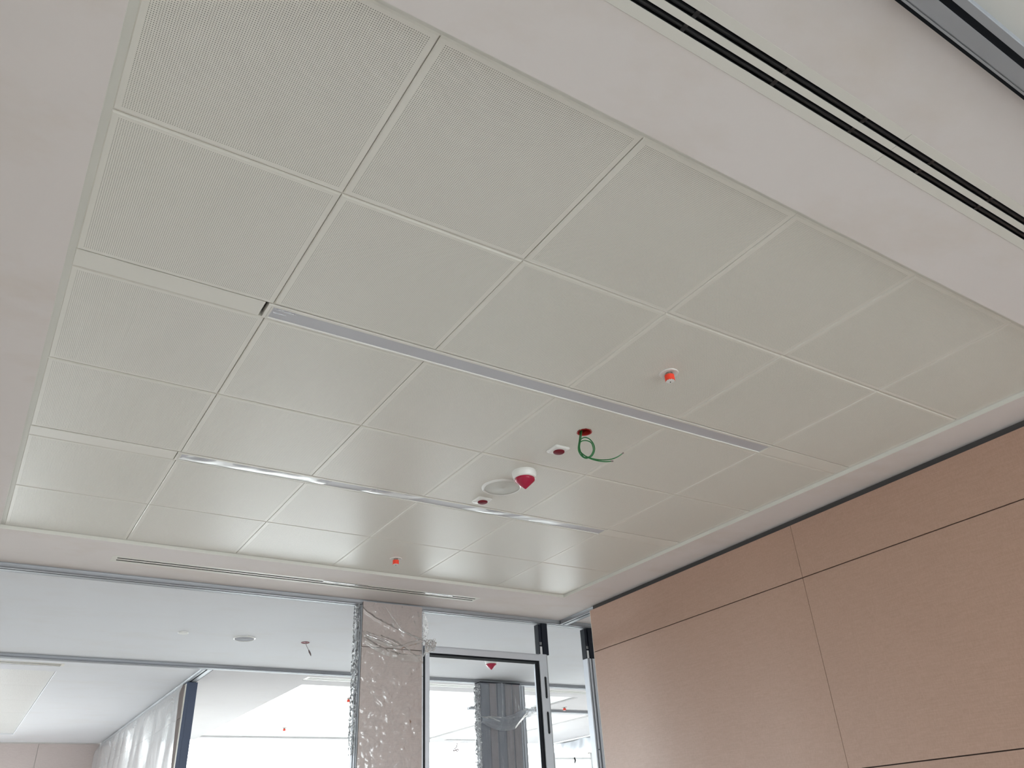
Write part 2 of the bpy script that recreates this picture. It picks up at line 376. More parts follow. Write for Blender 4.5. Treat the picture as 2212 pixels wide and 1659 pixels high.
PITCH, HR = 0.00555, 0.00122
def tile_mesh(wd, ln, hole=None):
    brd = 0.0165
    n = int((wd - 2 * brd) / PITCH); mm = int((ln - 2 * brd) / PITCH)
    x0, y0 = -n * PITCH / 2, -mm * PITCH / 2
    gx, gy = np.meshgrid(np.arange(n + 1), np.arange(mm + 1), indexing='xy')
    cor = np.stack([x0 + gx * PITCH, y0 + gy * PITCH, np.zeros_like(gx, float)], -1).reshape(-1, 3)
    ci, cj = np.meshgrid(np.arange(n), np.arange(mm), indexing='xy'); ci = ci.ravel(); cj = cj.ravel()
    cx, cy = x0 + (ci + .5) * PITCH, y0 + (cj + .5) * PITCH
    if hole is not None:
        k = (cx - hole[0]) ** 2 + (cy - hole[1]) ** 2 > hole[2] ** 2
        ci, cj, cx, cy = ci[k], cj[k], cx[k], cy[k]
    nc = len(ci); ang = np.arange(6) * math.pi / 3
    hv = np.zeros((nc, 12, 3))
    hv[:, :6, 0] = cx[:, None] + HR * np.cos(ang); hv[:, :6, 1] = cy[:, None] + HR * np.sin(ang)
    hv[:, 6:, :2] = hv[:, :6, :2]; hv[:, 6:, 2] = 0.0008
    nv0 = len(cor); hb = nv0 + np.arange(nc)[:, None] * 12
    c2 = cj * (n + 1) + ci; c3 = c2 + 1; c1 = c2 + n + 1; c0 = c1 + 1
    h = [hb[:, 0] + k for k in range(12)]
    T = [(h[0], h[1], c0), (h[1], h[2], c1), (h[1], c1, c0), (h[2], h[3], c1), (h[3], c2, c1), (h[3], h[4], c2), (h[4], h[5], c3), (h[4], c3, c2), (h[5], h[0], c3), (h[0], c0, c3)]
    for k in range(6):
        k2 = (k + 1) % 6; T += [(h[k], h[k + 6], h[k2 + 6]), (h[k], h[k2 + 6], h[k2])]
    tri = np.concatenate([np.stack(t, 1) for t in T])
    mi = np.zeros(len(tri), np.int32)
    ex = []; et = []; em = []
    base = nv0 + nc * 12
    def addq(p, mt):
        b = base + len(ex); ex.extend(p); et.append((b, b + 1, b + 2)); et.append((b, b + 2, b + 3)); em.extend([mt, mt])
    px, py = n * PITCH / 2, mm * PITCH / 2; W, L = wd / 2 - 0.0011, ln / 2 - 0.0011; bv = 0.0032; bw = 0.0062
    I = [(-px, -py), (px, -py), (px, py), (-px, py)]; O = [(-W + bv, -L + bw), (W - bv, -L + bw), (W - bv, L - bw), (-W + bv, L - bw)]; E = [(-W, -L), (W, -L), (W, L), (-W, L)]
    for k in range(4):
        k2 = (k + 1) % 4
        addq([(*I[k], 0), (*I[k2], 0), (*O[k2], 0), (*O[k], 0)], 0)
        addq([(*O[k], 0), (*O[k2], 0), (*E[k2], bv), (*E[k], bv)], 0)
        addq([(*E[k], bv), (*E[k2], bv), (*E[k2], 0.028), (*E[k], 0.028)], 0)
    if hole is None:
        addq([(-px, -py, 0.0014), (px, -py, 0.0014), (px, py, 0.0014), (-px, py, 0.0014)], 1)
    verts = np.concatenate([cor, hv.reshape(-1, 3), np.array(ex, float).reshape(-1, 3)])
    if hole is not None:
        fl = np.stack([cor[a] + np.array([0, 0, .0014]) for a in (c2, c3, c0, c1)], 1).reshape(-1, 3)
        b = len(verts); verts = np.concatenate([verts, fl]); q = b + np.arange(nc) * 4
        tri2 = np.concatenate([np.stack([q, q + 1, q + 2], 1), np.stack([q, q + 2, q + 3], 1)]); 
        tri = np.concatenate([tri, np.array(et), tri2]); mi = np.concatenate([mi, np.array(em, np.int32), np.ones(len(tri2), np.int32)])
    else:
        tri = np.concatenate([tri, np.array(et)]); mi = np.concatenate([mi, np.array(em, np.int32)])
    me = bpy.data.meshes.new('ceiling_tile')
    me.vertices.add(len(verts)); me.vertices.foreach_set('co', verts.astype(np.float32).ravel())
    me.loops.add(len(tri) * 3); me.loops.foreach_set('vertex_index', tri.astype(np.int32).ravel())
    me.polygons.add(len(tri)); me.polygons.foreach_set('loop_start', (np.arange(len(tri)) * 3).astype(np.int32))
    me.materials.append(TILE); me.materials.append(FLEECE)
    me.polygons.foreach_set('material_index', mi)
    me.update(calc_edges=True); me.shade_flat()
    return me

HOLE = (2.139, 0.890)
tm = {}
rows = [(0, 1), (1, 2), (3, 4), (4, 5), (6, 7), (7, 8)]
for ri, (a, b) in enumerate(rows):
    for c in range(6):
        x0, x1, y0, y1 = GX[c], GX[c + 1], RY[a], RY[b]
        wk, lk = (0 if c in (0, 5) else 1), (0 if ri in (0, 5) else 1)
        wd, ln = (0.5955, 0.610)[wk], (0.586, 0.5963)[lk]
        mx, my = (x0 + x1) / 2, (y0 + y1) / 2
        inside = x0 < HOLE[0] < x1 and y0 < HOLE[1] < y1
        key = (wk, lk, inside)
        if key not in tm: tm[key] = tile_mesh(wd, ln, (HOLE[0] - mx, HOLE[1] - my, 0.0335) if inside else None)
        t = put('ceiling_tile', tm[key], ceil, (mx, my, ZT + random.uniform(-0.0006, 0.0006)))
        t.rotation_euler = (random.uniform(-.0012, .0012), random.uniform(-.0012, .0012), random.uniform(-.0004, .0004))
        if inside: t['label'] = 'perforated tile cut with a round hole'
# grid rails seen in the tile joints
for k, x in enumerate(GX[1:6]):
  for ya, yb in ((RY[0], RY[2]), (RY[3], RY[5]), (RY[6], RY[8])): strip(x - 0.006, x + 0.006, ya, yb, ZT + (0.012 if k < 2 else 0.0045), ZT + (0.013 if k < 2 else 0.0055), 'grid_rail', TILE, ceil)
for y in (RY[1], RY[4], RY[7]): strip(TL, TR, y - 0.006, y + 0.006, ZT + 0.0046, ZT + 0.0056, 'grid_rail', TILE, ceil)
# plain infill strips at both ends of the light lines
for ya, yb in ((RY[2], RY[3]), (RY[5], RY[6])):
    for x0, x1 in ((TL, 0.586 if ya < 1 else 0.597), (3.064, TR)):
        strip(x0 + 0.001, x1, ya + 0.0015, yb - 0.0015, ZT, ZT + 0.012, 'infill_strip', TILE, ceil, ch=0.002)

# ------------------------------------------------------------------ recessed linear lights
def linear_light(y0, y1, x0, x1, label):
    r = root('linear_light', ((x0 + x1) / 2, (y0 + y1) / 2, ZT), label=label, cat='light', group='recessed linear lights')
    L, Wd = (x1 - x0) / 2, (y1 - y0) / 2 - 0.0015
    f = MB()
    f.box(-L, L, -Wd, -Wd + 0.012, -0.0015, 0.03); f.box(-L, L, Wd - 0.006, Wd, -0.0015, 0.03)
    f.box(-L, -L + 0.0112, -Wd + 0.012, Wd - 0.006, -0.0015, 0.03); f.box(-L + 0.0125, -L + 0.0195, -Wd + 0.012, Wd - 0.006, -0.0005, 0.03)
    f.box(L - 0.006, L, -Wd + 0.012, Wd - 0.006, -0.0015, 0.03)
    f.build('frame', FRAMEW, r)
    d = MB(); d.box(-L + 0.0195, L - 0.006, -Wd + 0.012, Wd - 0.006, 0.0035, 0.012); d.build('diffuser', DIFF, r)
    return r, L, Wd
l1, L, Wd = linear_light(RY[2], RY[3], 0.5975, 3.0625, 'long grey unlit linear light nearest the camera, with a black gap at its left end')
def lampfilm(r, xa, xb, ya, yb, skew, amp, seed):
    sheet(lambda u, v: (xa + (xb - xa) * u + skew * (v - .5), ya + (yb - ya) * v, -0.001 + 0.005 * (1 - math.sin(math.pi * v)) * 0.6 + amp * crumple(u * (xb - xa), v * 0.08 + seed, seed, 9) * math.sin(math.pi * min(max(v, 0.02), .98)) ),
          48, 10, 'protective_film', FILML, r)
lampfilm(l1, -L + 0.030, -L + 0.10, -0.022, -0.016, 0.01, 0.001, 2.0); lampfilm(l1, -L + 0.028, -L + 0.07, -0.002, 0.004, 0.004, 0.001, 5.0)
l2, L, Wd = linear_light(RY[5], RY[6], 0.5995, 3.0625, 'long linear light farther away, streaked with loose shiny protective film')
for xa, xb, sk, sd in ((-1.2, -0.52, -0.05, 0.3), (-0.30, -0.02, -0.08, 4.4), (0.30, 0.52, -0.10, 7.7), (0.60, 0.90, -0.10, 9.1)):
    lampfilm(l2, xa, xb, -Wd + 0.013, Wd - 0.007, sk, 0.006, sd)

# ------------------------------------------------------------------ slot diffusers
def slot_diffuser(x0, x1, y0, z, n, label, group='linear slot diffusers', seg=2, gloss=False, flip=False):
    """n slots of 21 mm between flanges; runs along x, from y0 towards +y"""
    offs = [0.026]
    for k in range(n): offs += [offs[-1] + 0.021, offs[-1] + 0.021 + 0.018]
    wdt = offs[-2] + 0.028
    r = root('slot_diffuser', ((x0 + x1) / 2, y0 + wdt / 2, z), label=label, cat='air vent', group=group)
    hl = (x1 - x0) / 2; oy = -wdt / 2
    for sgi in range(seg):
        a = -hl + sgi * 2 * hl / seg + (0.0006 if sgi else 0); b = -hl + (sgi + 1) * 2 * hl / seg - (0.0006 if sgi < seg - 1 else 0)
        f = MB(); e = [0.0] + [q for k in range(n) for q in (0.026 + k * 0.039, 0.047 + k * 0.039)] + [wdt]
        for k in range(0, len(e), 2): f.box(a, b, oy + e[k], oy + e[k + 1], -0.0012, 0.0012)
        for k in range(n):
            if sgi == 0: f.box(a, a + 0.03, oy + 0.026 + k * 0.039, oy + 0.047 + k * 0.039, -0.0012, 0.0012)
            if sgi == seg - 1: f.box(b - 0.02, b, oy + 0.026 + k * 0.039, oy + 0.047 + k * 0.039, -0.0012, 0.0012)
        f.build('frame', FRAMEW, r)
    for k in range(n):
        c = oy + 0.0365 + k * 0.039
        bl = MB(); bl.box(-hl + 0.01, hl - 0.01, c - 0.0104, c + 0.0104, 0.024, 0.03)
        bl.box(-hl + 0.01, hl - 0.01, c - 0.0122, c - 0.0104, 0.0014, 0.03); bl.box(-hl + 0.01, hl - 0.01, c + 0.0104, c + 0.0122, 0.0014, 0.03)
        bl.tube([(-hl + 0.03, c + 0.002, 0.0105), (hl - 0.02, c + 0.002, 0.0105)], 0.0066, 10)
        xk = -hl + 0.18
        while xk < hl - 0.1:
            bl.box(xk, xk + 0.012, c - 0.0104, c + 0.0104, 0.0035, 0.024); xk += 0.302
        bl.build('blade', BLACK, r, smooth=True)
    return r, wdt
slot_diffuser(SX0, SX1, -0.968, ZP, 2, 'long double slot air diffuser with black slots, in the near plaster border')
sd, _w = slot_diffuser(SX0, SX1, 3.400, ZP, 2, 'thin double slot air diffuser in the far plaster border above the corridor track')
FILMG = film_mat('slot_film', 0.5, 0.9, tint=(0.9, 0.91, 0.95), scale=4, bump=0.3)
for a, b in ((0.04, 0.36), (0.80, 1.02)):          # loose pieces of shiny film left on the far diffuser
    sheet(lambda u, v: (a + (b - a) * u, -0.056 + 0.024 * v, -0.003 - 0.004 * math.sin(math.pi * v) - 0.001 * crumple(u, v, a, 5)), 24, 5, 'protective_film', FILMG, sd)

# ------------------------------------------------------------------ partition head tracks
PROF = [(0, 0), (0.004, -0.003), (0.0065, -0.010), (0.0065, -0.021), (0.003, -0.029), (0, -0.033), (0.018, -0.033), (0.018, -0.010), (0.034, -0.010), (0.034, -0.033), (0.069, -0.033), (0.069, -0.0295), (0.072, -0.0295), (0.072, -0.033), (0.077, -0.033), (0.077, 0)]
def track(p0, p1, qv, label, group='aluminium partition head tracks'):
    r = root('partition_track', ((p0[0] + p1[0]) / 2, (p0[1] + p1[1]) / 2, ZP), label=label, cat='track', group=group)
    o = r.location; a = (p0[0] - o[0], p0[1] - o[1], 0); b = (p1[0] - o[0], p1[1] - o[1], 0)
    m = MB(); m.prism(PROF, a, b, qv); m.build('rail', ALU, r, smooth=False)
    m = MB(); m.prism([(0.0181, -0.0102), (0.0181, -0.0315), (0.0339, -0.0315), (0.0339, -0.0102)], a, b, qv); m.build('seal_shade_strip', DARK, r)  # dark fill stands in for the shade inside the open groove
    m = MB(); m.prism([(0.0772, -0.001), (0.0772, -0.031), (0.085, -0.031), (0.085, -0.001)], a, b, qv); m.build('seal_shade_strip', DARK, r)  # dark fill stands in for the shade in the gap beside the rail
    return r
track((-0.375, 3.75), (4.6, 3.75), (0, 1), 'aluminium head track along the far edge of the near room, above the wrapped column')
track((-2.0, -1.28), (6.0, -1.28), (0, 1), 'wide grey aluminium head track nearest the camera, cut by the top right corner')
track((PR(-1.19), -1.19), (PR(3.745), 3.745), (0.99948, -0.0323), 'bright head track above the wood panelled wall, bare at its far end')
track((-3.5, 6.24), (9.4, 6.24), (0, 1), 'head track across the far side of the corridor ceiling')
track((1.85, 6.33), (1.85, 11.98), (1, 0), 'short head track running back over the slate blue end post')
track((5.6, 7.9), (9.4, 7.9), (0, 1), 'small distant head track crossing behind the slotted frame')

# ------------------------------------------------------------------ other ceilings
def flat_ceiling(name, xs, ys, skip, label, mat=PL2): return struct(grid_board(xs, ys, skip, ZP, 0.018, name, mat), label)
flat_ceiling('ceiling.001', [-3.5, 9.45], [3.835, 6.24], set(), 'smooth white corridor ceiling beyond the far head track')
flat_ceiling('ceiling.002', [-3.5, 9.45], [-7.0, -1.28], set(), 'pale corridor ceiling at the top right, over the camera', WALLM)
flat_ceiling('ceiling.003', [lambda y: PR(y) + 0.085, 9.45], [-1.195, 3.75], set(), 'pale ceiling of the room behind the panelled wall', PL)
flat_ceiling('ceiling.004', [-3.5, -0.475], [-1.195, 3.75], set(), 'ceiling of the room left of the plain wall', PL)
LRX0, LRX1, LRY0, LRY1 = -2.96, 0.70, 6.93, 11.25
flat_l = flat_ceiling('ceiling.005', [-3.5, LRX0, LRX1, 1.85], [6.325, 6.565, 6.70, LRY0, LRY1, 12.05], {(1, 1), (1, 3)}, 'plaster ceiling of the far left room with a tiled recess')
MRX0, MRX1 = 3.02, 6.66
flat_m = flat_ceiling('ceiling.006', [1.935, MRX0 - 0.09, MRX0, MRX1, 6.74, 6.98, 7.9, 9.45], [6.325, 6.575, 6.749, 6.99, 7.9, 8.3, 11.2, 11.28, 11.454, 11.50],
                      {(1, 1), (2, 1), (3, 1)} | {(2, j) for j in (3, 4, 5)} | {(5, 5)} | {(2, 7), (3, 7)}, 'plaster ceiling of the bright middle room with a recessed tile field', PL3)
def plain_tile(wd, ln):
    q = MB(); q.cbox(-wd / 2 + .0015, wd / 2 - .0015, -ln / 2 + .0015, ln / 2 - .0015, 0, 0.02, 0.003); return q.mesh('ceiling_tile', TILE2)
TILE2 = simple('far_tile_enamel', (0.76, 0.77, 0.76), 0.28)
def tile_field(parent, x0, x1, y0, y1, nx, ny, cols=None):
    dx, dy = (x1 - x0) / nx, (y1 - y0) / ny; me = plain_tile(dx, dy)
    for i in range(nx):
        if cols is not None and i not in cols: continue
        for j in range(ny): put('ceiling_tile', me, parent, (x0 + (i + .5) * dx, y0 + (j + .5) * dy, ZT + random.uniform(-.0005, .0005)))
    if cols is None: return
tile_field(flat_l, LRX0, LRX1, LRY0, LRY1, 6, 5)
tile_field(flat_m, MRX0, MRX1, 6.99, 11.2, 6, 7)
tile_field(flat_m, 6.98, 7.9, 8.3, 11.2, 1, 5)
slot_diffuser(-2.6, 0.725, 6.565, ZP, 2, 'grey slot diffuser at the far left, in the ceiling of the left room', group='far slot diffusers', seg=1)
slot_diffuser(MRX0 - 0.09, 6.74, 6.575, ZP, 3, 'shiny slot diffuser in the middle room just behind the second track', group='far slot diffusers', seg=1)
slot_diffuser(MRX0, 6.74, 11.28, ZP, 3, 'thin grey slot diffuser at the window end of the middle room', group='far slot diffusers', seg=1)

# ------------------------------------------------------------------ panelled wall on the right
wr = MB()
d = Vector((0.0323, 1, 0)).normalized(); nrm = Vector((1, -0.0323, 0)).normalized()
def wall_slab(mb, ya, yb, t0, t1, z0, z1, ch=0.0):
    pts = []
    for y, t in ((ya, t0), (yb, t0), (yb, t1), (ya, t1)):
        pts.append((WX(y) + nrm.x * t, y + nrm.y * t))
    n = len(mb.v)
    for z in (z0, z1): mb.v += [(p[0], p[1], z) for p in pts]
    for f in ((3, 2, 1, 0), (4, 5, 6, 7), (0, 1, 5, 4), (1, 2, 6, 5), (2, 3, 7, 6), (3, 0, 4, 7)): mb.f.append(tuple(n + i for i in f)); mb.mi.append(0)
wall_slab(wr, -1.2, 3.272, 0.013, 0.085, 0.0, 3.150)
wall_r = struct(wr.build('wall_right', JOINT), 'wall of pinkish brown linen wood panels on the right')
ysp = [-1.2, 1.2415, 3.282]; zsp = [0.0, 0.85, 1.84, 2.8355, 3.149]
for i in range(2):
    for j in range(4):
        q = MB(); wall_slab(q, ysp[i] + (0.0013 if i else 0), ysp[i + 1] - (0.0013 if i == 0 else 0.003), 0.0, 0.0128, zsp[j] + (0.0028 if j else 0), zsp[j + 1] - (0.0028 if j < 3 else 0))
        q.build('wall_panel', LAM, wall_r)
q = MB(); wall_slab(q, 3.279, 3.284, 0.001, 0.085, 0.0, 3.149); q.build('panel_edge', EDGE, wall_r)
q = MB(); wall_slab(q, -1.2, 3.27, 0.026, 0.034, 3.151, 3.187); q.build('seal_shade_strip', GAPG, wall_r)  # dark strip added to stand in for shade in the gap above the panels

# ------------------------------------------------------------------ partition framing under the far track
fr = root('door_frame', (3.345, 3.79, 0), label='pale aluminium door frame with two oblong slots, right of the wrapped column', cat='frame')
def rel(mb, name, mat, parent, smooth=False):
    o = parent.location; mb.v = [(a - o[0], b - o[1], c - o[2]) for a, b, c in mb.v]; return mb.build(name, mat, parent, smooth)
HB, HT = 2.853, 2.905
q = MB(); q.prism([(0, HB), (0.0, HT - 0.010), (0.006, HT), (0.085, HT), (0.085, HB)], (2.80, 3.75, 0), (3.815, 3.75, 0), (0, 1)); rel(q, 'head', ALUL, fr)
q = MB(); q.box(2.838, 3.812, 3.756, 3.83, HB - 0.012, HB); rel(q, 'seal_shade_strip', DARK, fr)
# right jamb with real slots: front plate built from pieces around them
q = MB()
xa, xb, sa, sb = 3.815, 3.885, 3.851, 3.869
zz = [0.0, 2.320, 2.477, 2.574, 2.735, HT]
slots = [(1.82, 1.98), (2.320, 2.477), (2.574, 2.735)]
def plate(mb, x0, x1, z0, z1): mb.box(x0, x1, 3.750, 3.756, z0, z1)
plate(q, xa, sa, 0, HT); plate(q, sb, xb, 0, HT)
last = 0.0
for z0, z1 in slots:
    plate(q, sa, sb, last, z0); last = z1
    for k in range(8):                       # rounded slot ends
        for zc, sg in ((z0 + 0.009, -1), (z1 - 0.009, 1)):
            a0, a1 = math.pi * k / 8, math.pi * (k + 1) / 8; cx = (sa + sb) / 2; r9 = 0.009
            q.quad((cx + r9 * math.cos(a0), 3.750, zc + sg * r9 * math.sin(a0)), (cx + r9 * math.cos(a1), 3.750, zc + sg * r9 * math.sin(a1)), (cx + r9 * math.cos(a1), 3.750, zc + sg * r9), (cx + r9 * math.cos(a0), 3.750, zc + sg * r9))
plate(q, sa, sb, last, HT)
q.box(xa, xa + 0.006, 3.756, 3.835, 0, HT); 
rel(q, 'jamb', ALUL, fr)
q = MB(); n0 = [(3.885, 3.750), (3.901, 3.762), (3.901, 3.835), (3.885, 3.835)]
for z in (0, HT): q.v += [(x, y, z) for x, y in n0]
for f in ((3, 2, 1, 0), (4, 5, 6, 7), (0, 1, 5, 4), (1, 2, 6, 5), (2, 3, 7, 6), (3, 0, 4, 7)): q.f.append(f); q.mi.append(0)
rel(q, 'jamb_return', ALU, fr)
for z0, z1 in slots:
    for k in (0,):
        q = MB(); t = 0.0022
        q.box(sa - 0.003, sa, 3.7465, 3.750, z0 + 0.006, z1 - 0.006); q.box(sb, sb + 0.003, 3.7465, 3.750, z0 + 0.006, z1 - 0.006)
        q.box(sa + 0.002, sb - 0.002, 3.7465, 3.750, z0 - 0.003, z0); q.box(sa + 0.002, sb - 0.002, 3.7465, 3.750, z1, z1 + 0.003)
        rel(q, 'slot_rim', ALU, fr)
q = MB(); q.box(sa - 0.004, sb + 0.004, 3.7605, 3.80, 0.02, HT - 0.02); rel(q, 'slot_backing', DARK, fr)
q = MB(); q.box(3.803, 3.8148, 3.758, 3.80, 0, HB); rel(q, 'seal_shade_strip', DARK, fr)
q = MB(); q.box(2.803, 2.838, 3.750, 3.835, 0, HB); rel(q, 'jamb', ALUL, fr)
q = MB(); q.box(2.7905, 2.8025, 3.762, 3.83, 0, HB); rel(q, 'seal_shade_strip', DARK, fr)

def post(x0, x1, label):
    r = root('black_post', ((x0 + x1) / 2, 3.80, HT), label=label, cat='post', group='black posts under the far track')
    q = MB(); q.box(x0, x0 + 0.026, 3.775, 3.83, HT + 0.001, 3.146); q.box(x0 + 0.031, x1, 3.768, 3.83, HT + 0.001, 3.154); q.box(x0 + 0.026, x0 + 0.031, 3.79, 3.83, HT + 0.001, 3.146)
    rel(q, 'web', POSTB, r)
    q = MB(); q.box(x0 + 0.006, x0 + 0.026, 3.772, 3.7748, HT + 0.004, HT + 0.065)
    for k in range(4): q.box(x0 + 0.010 + 0.006 * (k % 2), x0 + 0.013 + 0.006 * (k % 2), 3.7705, 3.772, HT + 0.012 + k * 0.012, HT + 0.018 + k * 0.012)
    rel(q, 'bracket', GALV, r)
    for k in (0, 1):
        q = MB(); q.box(x0 + 0.008 + 0.012 * k, x0 + 0.011 + 0.012 * k, 3.7725, 3.7748, HT + 0.078, HT + 0.10); rel(q, 'screw', GALV, r)
    return r
post(3.840, 3.925, 'black steel post standing on the slotted end of the door frame')
post(4.312, 4.400, 'black steel post right at the far end of the panelled wall')
jm = root('ribbed_jamb', (4.355, 3.80, 0), label='ribbed aluminium upright under the right black post, beside the wall end', cat='frame')
q = MB()
for a, b, y0 in ((4.312, 4.325, 3.768), (4.330, 4.346, 3.764), (4.351, 4.357, 3.772), (4.361, 4.400, 3.762)): q.box(a, b, y0, 3.83, 0, HT, ch=0.0012)
rel(q, 'rib', ALUL, jm)
q = MB(); q.box(4.318, 4.399, 3.790, 3.829, 0, HT - 0.002); rel(q, 'web', DARK, jm)
q = MB()
for k in range(6): q.box(4.331 + 0.005 * (k % 2), 4.339 + 0.005 * (k % 2), 3.7615, 3.764, 2.83 + 0.011 * k, 2.838 + 0.011 * k)
rel(q, 'bracket', GALV, jm)
q = MB(); q.lathe([(0.004, 0), (0.004, 0.004)], n=10); q.v = [(4.337 + v[0], 3.7635 - v[2], 2.215 + v[1]) for v in q.v]; rel(q, 'screw', DARK, jm)

# ------------------------------------------------------------------ column 1 clad in panels, wrapped in clear film
c1 = root('clad_column', (2.53, 3.79, 0), label='pinkish wood clad column standing under the far head track', cat='column')
q = MB(); q.box(2.302, 2.762, 3.742, 3.834, 0, 3.168); rel(q, 'core', JOINT, c1)
for z0, z1 in ((0.0, 0.85), (0.855, 1.855), (1.86, 2.8545), (2.8595, 3.172)):
    q = MB(); q.box(2.298, 2.766, 3.730, 3.742, z0, z1, ch=0.001); rel(q, 'cladding_panel', LAM2, c1)
q = MB(); q.box(2.290, 2.3015, 3.744, 3.836, 0, 3.150); q.box(2.284, 2.290, 3.756, 3.772, 0, 3.150); q.box(2.284, 2.290, 3.79, 3.806, 0, 3.150); rel(q, 'edge_profile', ALU, c1)
q = MB(); q.box(2.7625, 2.772, 3.744, 3.834, 0, 3.150); q.box(2.772, 2.790, 3.758, 3.834, 0, 3.150); rel(q, 'edge_profile', ALUL, c1)
pf = root('plastic_wrap', (2.53, 3.72, 3.0), label='clear crinkled film taped round the near clad column', cat='plastic sheet', group='film wraps on columns')
def p1(u, v):
    x = 2.294 + 0.476 * u; z = 3.165 - 1.25 * v
    sag = 0.010 * math.sin(math.pi * u) * (0.5 + 0.5 * math.sin(v * 9))
    fold = 0.006 * math.exp(-((z - (2.945 - 0.42 * (u * 0.45) + 0.05 * math.sin(u * 3))) / 0.012) ** 2) + 0.006 * math.exp(-((z - (3.12 - 0.20 * u ** 0.7)) / 0.010) ** 2)
    cr = abs(crumple(x, 0, z, 13)) ** 1.0 * 0.006 + abs(crumple(x, 5, z, 31)) * 0.003
    return (x - 2.53, 3.7255 - sag * 0.4 - fold - cr - 3.72, z - 3.0)
sheet(p1, 110, 240, 'front_film', FILM, pf)
def p2(u, v):                               # tightly crumpled strip round the left edge
    z = 3.155 - 0.985 * v
    y = 3.735 + 0.105 * u; x = 2.279 - 0.012 * math.sin(math.pi * u) - 0.013 * abs(crumple(0, u * 1.2, z * 1.0, 22)) - 0.010 * crumple(1, u * 2, z, 45)
    return (x - 2.53, y - 3.72, z - 3.0)
sheet(p2, 26, 300, 'side_film', FILMS, pf)
def p3(u, v):                               # torn flap gathered at the right edge over the door head
    ang = (0.05 + 0.55 * u)
    top = 2.93 + 0.012 * u; bot = 2.815 + 0.05 * u
    z = top + (bot - top) * v + 0.018 * crumple(u, v, 2, 7)
    x = 2.765 + 0.098 * u + 0.012 * crumple(u, v, 8, 6)
    y = 3.715 - 0.035 * math.sin(math.pi * v) * (1 - 0.5 * u) - 0.012 * crumple(u * 1.4, v * 1.4, 4, 5)
    return (x - 2.53, y - 3.72, z - 3.0)
FILMT = film_mat('torn_film', 0.45, 0.85, tint=(0.88, 0.87, 0.87), scale=22, bump=0.9, cl=0.3)
sheet(p3, 40, 40, 'torn_flap', FILMT, pf)
def p3b(u, v):                              # upper flap hanging off the right edge
    z = 3.13 - 0.21 * v + 0.01 * crumple(u, v, 3, 6); x = 2.766 + (0.006 + 0.026 * math.sin(math.pi * min(v * 1.1, 1)) ** 0.7 + 0.022 * v) * u
    return (x - 2.53, 3.722 - 0.012 * u - 0.006 * crumple(u, v * 3, 1, 6) - 3.72, z - 3.0)
sheet(p3b, 14, 50, 'torn_flap', FILMT, pf)
def band(path, wd, nm, amp=0.004):          # gathered rope-like folds lying over the front film
    pts = smooth_path(path, 10)
    def fn(u, v):
        i = u * (len(pts) - 1); k = min(int(i), len(pts) - 2); p = pts[k].lerp(pts[k + 1], i - k)
        return (p[0] - 2.53, p[1] - 0.006 * math.sin(math.pi * v) - amp * crumple(u * 3, v * 2, wd, 4) - 3.72, p[2] + wd * (0.5 - v) - 3.0)
    sheet(fn, 60, 6, nm, FILMT2, pf)
FILMT2 = film_mat('folded_film', 0.26, 0.30, tint=(0.85, 0.82, 0.80), scale=9, bump=0.4, cl=0.3)
band([(2.30, 3.716, 2.93), (2.42, 3.714, 2.895), (2.56, 3.712, 2.865), (2.66, 3.712, 2.895), (2.765, 3.713, 2.925)], 0.030, 'film_fold')
band([(2.46, 3.716, 3.145), (2.53, 3.715, 3.06), (2.62, 3.714, 2.975), (2.765, 3.713, 2.935)], 0.012, 'film_fold')
band([(2.32, 3.716, 2.955), (2.45, 3.714, 2.915), (2.56, 3.714, 2.88)], 0.012, 'film_fold')
band([(2.31, 3.716, 2.90), (2.44, 3.714, 2.84), (2.60, 3.714, 2.80), (2.76, 3.713, 2.80)], 0.05, 'film_fold')

# ------------------------------------------------------------------ column 2 in the corridor's far side, cloudy film
c2 = root('clad_column', (4.98, 6.25, 0), label='grey brown ribbed column under the second track, seen through the door frame', cat='column')
q = MB(); q.box(4.725, 5.235, 6.19, 6.30, 0, 3.150); rel(q, 'core', LAMC, c2)
for k in range(5):
    q = MB(); q.box(4.735 + k * 0.1, 4.735 + k * 0.1 + 0.085, 6.178, 6.19, 0, 3.142, ch=0.002); rel(q, 'cladding_strip', LAMD if k in (1, 3, 4) else LAMC, c2)
for k, (a, b) in enumerate(((5.237, 5.252), (5.257, 5.268), (5.273, 5.290), (5.295, 5.318))):
    q = MB(); q.box(a, b, 6.205 + 0.01 * (k % 2), 6.31, 0, 3.14); rel(q, 'edge_profile', ALU if k % 2 else ALUL, c2)
q = MB(); q.box(5.236, 5.317, 6.24, 6.30, 0, 3.13); rel(q, 'core', DARK, c2)
q = MB(); q.box(4.72, 5.24, 6.185, 6.30, 3.150, 3.158); rel(q, 'seal_shade_strip', DARK, c2)
pw = root('plastic_wrap', (4.98, 6.15, 3.0), label='cloudy film with a sagging gathered band round the far column', cat='plastic sheet', group='film wraps on columns')
def w1(u, v):
    x = 4.712 + 0.532 * u + 0.01 * crumple(0, v * 3, 1, 3) * (1 - u); z = 3.140 - 0.012 * math.sin(u * 9) - 0.95 * v
    cr = abs(crumple(x, 2, z * 0.5, 6)) * 0.007 + abs(crumple(x * 2, 2, z * 0.2, 12)) * 0.002
    return (x - 4.98, 6.168 - cr - 6.15, z - 3.0)
sheet(w1, 70, 150, 'front_film', FILMH, pw)
def w2(u, v):
    z = 3.135 - 0.95 * v; y = 6.165 + 0.12 * u; x = 4.708 - 0.020 * abs(crumple(0, u, z, 16)) - 0.016 * crumple(2, u, z, 34) - 0.012 * math.sin(math.pi * u)
    return (x - 4.98, y - 6.15, z - 3.0)
sheet(w2, 20, 160, 'side_film', FILMS, pw)
